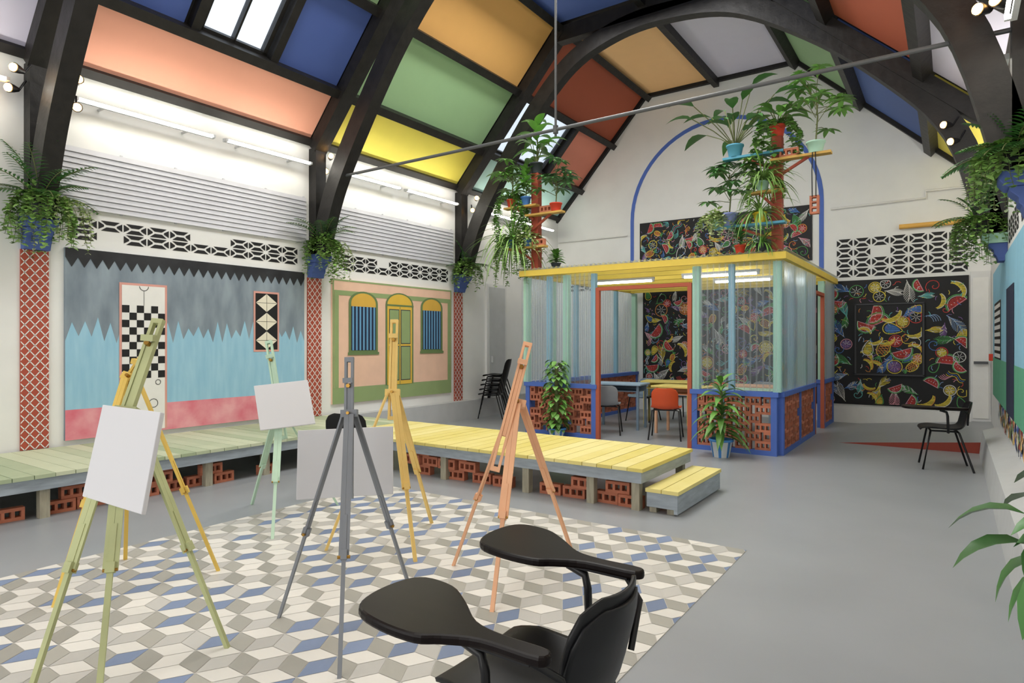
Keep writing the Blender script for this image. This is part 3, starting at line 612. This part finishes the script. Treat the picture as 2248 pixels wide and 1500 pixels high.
def pl_trail(f,s,b,n,L,ls=.055,rad=.14):
    for i in range(n):
        az=R(0,6.28); ll=L*R(.35,1); p=b+V((0,0,R(0,.06))); d=rd(az,.5); path=[p]
        for k in range(int(ll/.035)+3):
            d=(d+V((R(-.2,.2),R(-.2,.2),-.42 if k>1 else 0))).normalized(); p=p+d*.035*(1.2 if k<3 else 1); path.append(p)
            for q in range(2): f.leaf(p,rd(R(0,6.28),R(-.4,.4)),ls*R(.7,1.2),ls*.85,.4,.2,3,.8)
        s.tube(path,.0022,4)
def pl_palm(f,s,b,n,L,np=15,pl=.12):
    for i in range(n):
        az=i*2.4+R(-.4,.4); d=rd(az,R(.45,1.4)); p=b.copy(); path=[p.copy()]; l=L*R(.7,1.15)
        for k in range(np):
            d=(d+V((0,0,-.075))).normalized(); p=p+d*l/np; path.append(p.copy())
            if k>1:
                sd=d.cross(Z).normalized(); q=pl*math.sin(PI*(k/np*.8+.15))
                for g in (1,-1): f.leaf(p,sd*g+d*.55+Z*.25,q,.022,.6,.2,3,.5)
        s.tube(path,.004,5)
def pl_bush(f,s,b,n,r,ls=.06):
    for i in range(n):
        d=rd(R(0,6.28),R(-.6,1.4)); p=b+d*r*R(.3,1); f.leaf(p,d+V((0,0,-.3)),ls*R(.7,1.3),ls*.65,.6,.2,4,.8)
def pl_stem(f,s,b,h,n,L,W,droop=1.0,r=.014):
    s.tube([b,b+Z*h*.5+V((.015,.01,0)),b+Z*h],[r,r*.9,r*.5],7)
    for i in range(n):
        k=(i+1)/n; o=b+Z*h*(.12+.88*k); f.leaf(o,rd(i*2.4+R(-.3,.3),.25+.9*k*R(.7,1)),L*(1.1-.35*k),W,droop,.25,6)
def pl_col(f,s,b,h,n,r,L,W):
    s.tube([b,b+Z*h*.9],.03,8)
    for i in range(n):
        k=i/n; az=i*2.4+R(-.4,.4); rr=r*(.65+.5*math.sin(PI*(.15+.8*k)))*R(.5,1); o=b+Z*h*k+rd(az,0)*rr; s.tube([b+Z*max(0,h*k-.05),o],.003,4); f.leaf(o,rd(az,R(-.2,.6)),L*R(.8,1.2),W*R(.8,1.15),1.3,.2,5,.8)
def pot(m,r,h): m.lathe([(r*.72,0),(r*.74,.004),(r*.98,h*.86),(r*1.08,h*.87),(r*1.08,h),(r*.93,h),(r*.9,h*.88)],n=20)
def potted(label,loc,parts,pm_,r,h,lm='leafA',name='potted_plant',group=None):
    t=thing(name,label,'plant',tuple(loc),0,group); m=MB(); pot(m,r,h)
    if pm_=='pot_stripe':
        m.m=[1 if i<60 and ((i%20)*7//10)%2 else 0 for i in range(len(m.m))]; build(m,'pot',[M['pot_sblue'],M['pot_white']],t,local=True)
    else: build(m,'pot',M[pm_],t,local=True)
    m=MB(); m.lathe([(r*.9,h*.86),(.001,h*.88)],n=16); build(m,'soil',M['soil'],t,local=True)
    f,s=MB(),MB()
    for fn,a in parts: fn(f,s,V((0,0,h*.87)),*a)
    build(f,'foliage',M[lm],t,local=True)
    if s.v: build(s,'stem',M['stem'],t,local=True)
    return t
# corbel plants
def corbel_plant(label,p,L,tl,tr=16,n=13,sd=1):
    t=thing('corbel_plant',label,'plant',tuple(p),0,'plants on wall corbels'); f,s=MB(),MB(); pl_palm(f,s,V((0,0,.12)),n,L,16,.13); build(f,'palm_fronds',M['leafB'],t,local=True); build(s,'stem',M['stem'],t,local=True)
    f,s=MB(),MB(); pl_trail(f,s,V((0,0,.12)),tr,tl,.06); pl_bush(f,s,V((0,0,.06)),150,.22,.065); build(f,'trailing_ivy',M['leafC'],t,local=True)
    f2,s2=MB(),MB(); pl_trail(f2,s,V((.04*sd,.16,.1)),tr//2,tl*.9,.035); build(f2,'variegated_ivy',M['leafD'],t,local=True); build(s,'vine_stem',M['stem'],t,local=True)
    m=MB(); m.lathe([(.06,0),(.085,.1),(.075,.1),(.065,.06)],n=14); build(m,'pot',M['pot_dark'],t,local=True)
corbel_plant('palm fronds and trailing ivy on the blue corbel at left edge',(XL+.24,2.42,2.59),.58,.62,36,17)
corbel_plant('palm fronds and trailing ivy on the corbel between the murals',(XL+.24,5.7,2.59),.6,.6,30,14)
corbel_plant('palm fronds and ivy on the corbel beyond the peach mural',(XL+.24,8.84,2.59),.5,.58,28,13)
corbel_plant('palm fronds and pale ivy on the corbel right of the blackboard',(XR-.24,8.84,2.59),.52,.62,32,14,-1)
corbel_plant('dense palm fronds and ivy at the right edge near the spotlights',(XR-.14,5.72,2.59),.4,.5,40,20,-1)
# floor plants
p=on_y(1222,930,7.98); p.z=0
potted('tall bushy climbing plant in blue and white pot by booth left panel',p,[(pl_col,(1.0,170,.13,.13,.075))],'pot_stripe',.13,.15,'leafA',name='floor_plant')
potted('broad-leaved corn plant in blue striped pot by booth right panel',on_z(1583,1003),[(pl_stem,(.7,38,.42,.08,1.5,.018)),(pl_stem,(.38,24,.36,.075,1.5,.014))],'pot_stripe',.135,.22,'leafA',name='floor_plant')
potted('large glossy leaves leaning in at the lower right edge',(.395,2.34,.35),[(pl_big,(28,.36,.2,.115,1.5)),(pl_big,(28,.24,.22,.11,2.8))],'pot_dark',.09,.36,'leafB',name='floor_plant')
# plant stands on booth roof
def stand(label,x,y,ztop,shelves):
    t=thing('plant_stand',label,'plant stand',(x,y,2.5),0,'plant stands on the booth roof')
    m=MB(); m.box((x-.06,y-.06,2.5),(x+.06,y+.06,ztop)); build(m,'post',M['post_brown'],t,bevel=.005)
    for a,b,z,mt in shelves:
        m=MB(); m.box((x+a,y-.18,z-.03),(x+b,y-.062,z)); build(m,'shelf',M[mt],t,bevel=.003)
        m=MB(); e=x+(a if abs(a)>abs(b) else b)*.6; m.bar((x,y-.085,z-.22),(e,y-.12,z-.03),.03,.03); build(m,'bracket',M['post_brown'],t)
RX,RY=BX1-.02,BY0+.08; LX,LYy=BX0+.1,BY0+.1
stand('brown post with plank shelves of plants on booth roof at right',RX,RY,3.92,[(-.62,.1,3.72,'pot_teal'),(-.05,.62,3.62,'shelfw'),(-.75,.12,2.86,'pot_teal'),(-.3,.1,3.25,'shelfw')])
stand('brown post with plank shelves of plants on booth roof at left',LX,LYy,4.0,[(-.5,.1,3.5,'shelfw'),(-.1,.55,3.35,'shelfw'),(-.45,.25,2.86,'shelfw')])
sy=RY-.12
potted('large banana-like leaves in teal pot on top left shelf of right stand',(RX-.48,sy,3.72),[(pl_big,(14,.85,.42,.16,.9)),(pl_big,(7,.4,.36,.14,1.1))],'pot_teal',.1,.15,'leafB')
potted('big-leaved plant in red pot on top of the right brown post',(RX,RY,3.92),[(pl_big,(14,.28,.34,.12,1.3)),(pl_trail,(12,.85,.075))],'pot_red',.09,.14,'leafA')
potted('umbrella plant in pale mint pot at end of right plank',(RX+.45,sy,3.62),[(pl_sch,(15,.78,.18,.06))],'pot_mint',.1,.13,'leafA')
potted('umbrella plant in lilac pot on lowest shelf of right stand',(RX-.55,sy,2.86),[(pl_sch,(18,.68,.18,.06))],'pot_lilac',.095,.16,'leafB')
potted('spider plant in yellow pot on lowest shelf of right stand',(RX-.18,sy,2.86),[(pl_spider,(80,.52,.02))],'pot_yellow',.08,.13,'leafC')
potted('arching spider plant on middle shelf of right stand',(RX-.15,sy,3.25),[(pl_spider,(85,.55,.02)),(pl_trail,(8,.5,.07)),(pl_sch,(8,.42,.16,.055))],'pot_mint',.08,.12,'leafC')
potted('trailing ivy in mint pot at far left end of lowest right shelf',(RX-.72,sy+.02,2.86),[(pl_trail,(26,.42)),(pl_bush,(110,.18,.055))],'pot_mint',.055,.1,'leafD')
potted('small leafy plant on booth roof below the right stand',(RX-.42,RY-.1,2.51),[(pl_stem,(.22,34,.18,.065,.9,.008))],'pot_red',.07,.1,'leafB')
potted('tufted grass plant on booth roof beside the right post',(RX-.16,RY-.12,2.51),[(pl_spider,(70,.34,.016))],'pot_dark',.07,.1,'leafA')
sy=LYy-.12
potted('tall broad-leaved plant on top of the left brown post',(LX,LYy,4.0),[(pl_stem,(.62,20,.42,.14,1.2,.014)),(pl_big,(7,.4,.34,.12,1.0))],'pot_dark',.1,.16,'leafA')
potted('umbrella plant on upper left shelf of left stand',(LX-.38,sy,3.5),[(pl_sch,(16,.6,.19,.065)),(pl_trail,(22,1.15,.065))],'pot_red',.08,.12,'leafA')
potted('umbrella plant in red pot on upper right shelf of left stand',(LX+.42,sy,3.35),[(pl_sch,(17,.62,.18,.06))],'pot_red',.09,.12,'leafB')
potted('leafy plant in blue pot beside the left brown post',(LX-.12,sy-.0,3.5),[(pl_stem,(.4,32,.25,.085,1.0,.01))],'pot_blue',.08,.13,'leafA')
potted('hanging spider plant on lowest shelf of left stand',(LX-.36,sy,2.86),[(pl_spider,(110,.9,.018,.02)),(pl_trail,(22,.85,.06))],'pot_blue',.085,.12,'leafC')
potted('small ivy in blue pot on lowest shelf of left stand',(LX-.08,sy,2.86),[(pl_trail,(24,.38)),(pl_bush,(120,.22,.06))],'pot_blue',.07,.12,'leafD')
potted('small round-leaved plant on booth roof beside left post',(LX+.35,LYy,2.51),[(pl_stem,(.16,40,.16,.07,.9,.008))],'pot_dark',.075,.08,'leafA')
for x,y,z,lab in ((RX+.16,RY-.12,3.62,'red brick lying on the right plank beside brown post'),(LX+.26,LYy-.12,3.35,'red brick lying on the left stand shelf'),(LX+.12,LYy-.12,2.86,'red brick lying on lowest shelf of left stand')): brick(x,y,z,0,lab,'bricks on plant stands')
t=thing('hanging_brick','red brick hanging on black cords from right plank','brick',(RX+.44,RY-.13,2.9)); m=MB()
m.obx(V((0,0,0)),XA,YA,-.05,-.026,0,.215,.07); m.obx(V((0,0,0)),XA,YA,.026,.05,0,.215,.07)
for z0,z1 in ((0,.024),(.066,.086),(.129,.149),(.191,.215)): m.obx(V((0,0,0)),XA,YA,-.026,.026,z0,z1,.07)
build(m,'brick_body',M['brick'],t,local=True)
for g in (-1,1): m=MB(); m.tube([(.02*g,-.04,.2),(.022*g,-.05,.5),(.015*g,-.05,.74)],.006,5); build(m,'cord',M['cord'],t,local=True)
# ---------------------------------------------------------------- chairs (local: facing -X)
prof=[(-.225,.425,.15,0),(-.21,.445,.19,.005),(-.13,.45,.212,.014),(-.03,.438,.215,.02),(.07,.43,.21,.026),(.145,.438,.2,.032),(.19,.475,.185,.04),(.214,.535,.183,.046),(.232,.60,.187,.05),(.247,.66,.182,.048),(.256,.708,.155,.04),(.262,.738,.09,.02)]
def shell():
    P=catmull([(a,b,0) for a,b,_,_ in prof],3); m=MB(); g=[]; n=len(P)
    for i,p in enumerate(P):
        k=i/3; j=min(len(prof)-2,int(k)); f=k-j; hw=prof[j][2]*(1-f)+prof[j+1][2]*f; cv=prof[j][3]*(1-f)+prof[j+1][3]*f
        a=P[max(0,i-1)];b=P[min(n-1,i+1)]; tx,tz=b.x-a.x,b.y-a.y; l=math.hypot(tx,tz); nx,nz=-tz/l,tx/l
        g.append([V((p.x+nx*cv*q*q,hw*q,p.y+nz*cv*q*q)) for q in [-1,-.93,-.75,-.5,-.25,0,.25,.5,.75,.93,1]])
    m.grid(g); return m
TAB=[(.18,-.245),(.18,-.295),(.02,-.30),(-.07,-.335),(-.13,-.368),(-.25,-.368),(-.36,-.335),(-.405,-.25),(-.405,-.13),(-.36,-.068),(-.25,-.075),(-.15,-.14),(-.05,-.22),(.05,-.242)]
CACHE={}
def chair(style,loc,rz,label,group=None):
    if style in CACHE: return dup(CACHE[style],loc,rz,label,group)
    sm,lm,tab=style; t=thing('tablet_chair' if tab else 'shell_chair',label,'chair',(0,0,0),0,group)
    o=build(shell(),'seat_shell',M[sm],t,solid=.01)
    for x0,x1 in ((-.13,-.21),(.11,.25)):
        for g in (1,-1): m=MB(); m.tube([(x0,.13*g,.425),(x0+(x1-x0)*.1,.185*g,.41),(x1,.225*g,0)],.011,8); build(m,'leg',M[lm],t)
    m=MB(); m.tube([(-.13,-.15,.42),(-.13,.15,.42)],.011); m.tube([(.11,-.15,.42),(.11,.15,.42)],.011); m.tube([(-.13,.14,.42),(.11,.14,.42)],.01); m.tube([(-.13,-.14,.42),(.11,-.14,.42)],.01); build(m,'seat_frame',M[lm],t)
    if tab:
        dy=0 if tab<0 else .54; pts=[(p.x,p.y+dy) for p in catmull([(a,b,0) for a,b in TAB],4,True)]
        m=MB(); m.prism(pts,lambda a,b,h:V((a,b,h)),.668,.694); build(m,'writing_tablet',M['tablet'],t,bevel=.008)
        y=-.268+dy; m=MB(); m.tube([(.02,-.15 if tab<0 else .15,.42),(.02,y*.9,.42),(.015,y,.46),(.01,y,.6),(.0,y,.64),(-.06,y,.66)],.013,8); m.box((-.1,y-.02,.66),(.15,y+.02,.669)); m.tube([(.14,y,.664),(.2,y*.85,.62),(.2,-.17 if tab<0 else .17,.5)],.01,8); build(m,'tablet_support',M[lm],t)
    CACHE[style]=t; return t
BL=('plastic','ctube',-1); BR_=('plastic','ctube',1); BN=('plastic','ctube',0)
def place(style,loc,rz,label,group=None):
    new=style not in CACHE; o=chair(style,loc,rz,label,group)
    if new: o.location=loc; o.rotation_euler=(0,0,rz)
    return o
place(BL,(-.94,1.5,0),0,'black shell chair with near writing tablet in the foreground','tablet chairs')
place(BR_,(-.945,1.5,.03),0,'black shell chair stacked in foreground carrying the farther writing tablet','tablet chairs')
place(BL,(-.08,8.55,0),.12,'black tablet chair beside the red-sided ramp at far right','tablet chairs')
place(BN,(-4.72,4.14,0),-.97,'black shell chair half hidden behind the grey easel')
for k,lab in enumerate(('bottom black shell chair of the stack by the left wall','second black shell chair from the bottom of the stack by the left wall','middle black shell chair of the stack by the left wall','second black shell chair from the top of the stack by the left wall','topmost black shell chair of the stack by the left wall')): place(BN,(-6.95+.02*k,9.45+.008*k,.085*k),.35,lab,'stacked black chairs')
OR=('orange_pl','ctube',0); GR=('grey_pl','ctube',0); BG=('bgrey_pl','ctube',0)
place(GR,(-4.35,8.85,0),-1.2,'pale grey shell chair just inside the booth doorway','booth chairs')
place(OR,(-3.4,8.85,0),-1.3,'orange shell chair nearest the booth doorway','booth chairs')
place(BG,(-4.5,10.6,0),1.5,'blue-grey shell chair behind the blue desk in the booth','booth chairs')
place(OR,(-3.15,10.15,0),1.3,'orange shell chair behind the yellow desk in the booth','booth chairs')
place(GR,(-2.5,10.7,0),1.7,'grey shell chair at the back right of the booth','booth chairs')
place(BG,(-3.9,11.3,0),1.5,'blue-grey shell chair against the chalk wall in the booth','booth chairs')
def desk(x,y,rz,topm,legm,label):
    t=thing('school_desk',label,'desk',(x,y,0),rz,'booth desks')
    m=MB(); m.box((-.42,-.26,.7),(.42,.26,.73)); build(m,'desktop',M[topm],t,local=True,bevel=.006)
    m=MB(); m.box((-.36,-.2,.6),(.36,.2,.615)); m.box((-.36,.185,.6),(.36,.2,.7)); build(m,'book_tray',M[legm],t,local=True)
    for a in (-.36,.36):
        for b in (-.2,.2): m=MB(); m.bar((a,b,0),(a,b,.7),.035,.035); build(m,'leg',M[legm],t,local=True)
desk(-4.45,9.55,.1,'d_blue','bgrey_pl','small school desk with pale blue top in the booth'); desk(-3.35,9.45,-.1,'d_yellow','d_peach','small school desk with yellow top facing booth doorway'); desk(-2.4,9.3,.05,'d_mint','d_blue','small school desk with mint top behind the right brick panel'); desk(-2.55,10.15,0,'d_peach','d_yellow','small school desk with peach top at the rear of booth'); desk(-4.0,10.5,.2,'d_yellow','d_yellow','all-yellow school desk at the rear of booth')
# ---------------------------------------------------------------- easels
def easel(label,mk,apex,feet,top,low=None,k_=1.0):
    a=V(apex); top=V(top); c=sum((V(f) for f in feet),V((0,0,0)))/len(feet); mt=M[mk]
    t=thing('studio_easel',label,'easel',(c.x,c.y,0),0,'painted wooden easels')
    low=V(low) if low else a+(a-top)*.35
    ax=(top-low).normalized(); rt=V((CT,ST,0)); rt=(rt-ax*rt.dot(ax)).normalized(); fw=ax.cross(rt)
    m=MB()
    for g in (1,-1): m.bar(low+rt*.02*k_*g,top+rt*.02*k_*g,.015*k_,.028*k_,up=fw)
    m.bar(top-ax*.012,top+ax*.012,.056*k_,.03*k_,up=fw); m.bar(low-ax*.012,low+ax*.012,.056*k_,.03*k_,up=fw); build(m,'mast',mt,t)
    m=MB(); m.bar(low+(top-low)*.25,low+(top-low)*.82,.022*k_,.018*k_,up=fw); build(m,'slider',mt,t)
    m=MB(); m.bar(a-rt*.05*k_,a+rt*.05*k_,.045*k_,.045*k_,up=ax); build(m,'head_block',mt,t)
    for q,l,r in ((a,.05,.01),(low+(top-low)*.8,.035,.013)): m=MB(); m.tube([q-fw*l*k_,q+fw*l*k_],r*k_,6); build(m,'bolt',M['brass'],t)
    m=MB(); q=low+(top-low)*.84; m.bar(q-rt*.03*k_-fw*.03*k_,q+rt*.03*k_-fw*.03*k_,.03*k_,.03*k_); build(m,'clamp',mt,t)
    for f in feet:
        f=V(f); d=(f-a); dn=d.normalized(); sd=dn.cross(Z).normalized(); h=V((d.x,d.y,0)).normalized(); s=a+h*.035*k_
        m=MB(); e=s+(f-s)*.58
        for g in (1,-1): m.bar(s+sd*.0145*g*k_,e+sd*.0145*g*k_,.011*k_,.028*k_,up=sd)
        m.bar(s+(f-s)*.42,f,.017*k_,.022*k_,up=sd); m.bar(e-dn*.03,e+dn*.012,.042*k_,.034*k_,up=sd)
        lg=build(m,'leg',mt,t); m=MB(); m.tube([e-sd*.028,e+sd*.028],.008,6); build(m,'wing_nut',M['brass'],lg)
    return t
easel('sage green easel in the left foreground holding a canvas','e_green',pt(278,905,2.93),[on_z(58,1545),on_z(215,1545),on_z(500,1424)],pt(347,707,3.12))
easel('mustard easel standing just behind the sage green easel','e_must',pt(287,830,3.75),[on_z(118,1335),on_z(275,1230),on_z(480,1255)],pt(312,792,3.8))
easel('pale mint easel near the green platform','e_mint',pt(614,905,5.22),[on_z(553,1108),on_z(598,1185),on_z(742,1110)],pt(590,752,5.4))
easel('grey easel in the centre with a canvas behind it','e_grey',pt(767,908,3.15),[on_z(612,1358),on_z(745,1492),on_z(908,1318)],pt(767,790,3.2),pt(765,1090,3.08),.8)
easel('tall honey yellow easel standing in front of the platform corner','e_yell',pt(862,862,4.4),[on_z(715,1210),on_z(912,1235),on_z(948,1150)],pt(866,706,4.5))
easel('peach orange easel folded narrow, right of the others','e_peach',pt(1136,885,3.85),[on_z(995,1243),on_z(1080,1345),on_z(1253,1205)],pt(1158,757,3.95),pt(1087,1030,3.66))
def canvas(label,bl,br,tr,th=.02):
    bl,br,tr=V(bl),V(br),V(tr); tl_=bl+(tr-br); n=(br-bl).cross(tr-br).normalized()*th
    m=MB(); m.hexa([bl,br,br-n,bl-n,tl_,tr,tr-n,tl_-n])
    tag(build(m,'blank_canvas',M['canvas'],bevel=.003),label,'canvas','blank canvases')
canvas('blank white canvas tilted on the sage green easel',pt(180,1090,2.78),pt(310,1130,2.50),pt(352,905,2.66))
canvas('small blank canvas on the pale mint easel',pt(571,945,4.98),pt(692,930,5.05),pt(675,834,5.18))
canvas('wide blank canvas behind the grey easel',pt(650,1098,3.36),pt(863,1085,3.44),pt(863,936,3.5))
# ---------------------------------------------------------------- camera, light, world
cam=bpy.data.cameras.new('camera'); co=bpy.data.objects.new('camera',cam); C.objects.link(co); co.location=(0,0,H); co.rotation_euler=(PI/2,0,TH); cam.sensor_width=36; cam.lens=36*F/2248; cam.clip_start=.05; S.camera=co
def area(loc,sx,sy,p,col=(1,.985,.96),rot=(0,0,0)):
    l=bpy.data.lights.new('fill_light','AREA'); l.shape='RECTANGLE'; l.size=sx; l.size_y=sy; l.energy=p; l.color=col; o=bpy.data.objects.new('fill_light',l); C.objects.link(o); o.location=loc; o.rotation_euler=rot
area((-3.6,3.6,6.1),2.4,3.5,158); area((-3.6,7.2,6.15),2.2,2.2,180)  # unseen fill lights added under the ridge to brighten the hall
area((-3.4,-2.9,2.3),6.5,3.6,180,(1,.995,.99),(PI/2,0,0))  # upright fill light added behind the camera for canvases, bricks and chairs
w=bpy.data.worlds.new('sky'); S.world=w; w.use_nodes=True; w.node_tree.nodes['Background'].inputs[0].default_value=(.82,.91,1,1); w.node_tree.nodes['Background'].inputs[1].default_value=1.6
S.view_settings.view_transform='Standard'; S.view_settings.exposure=.06
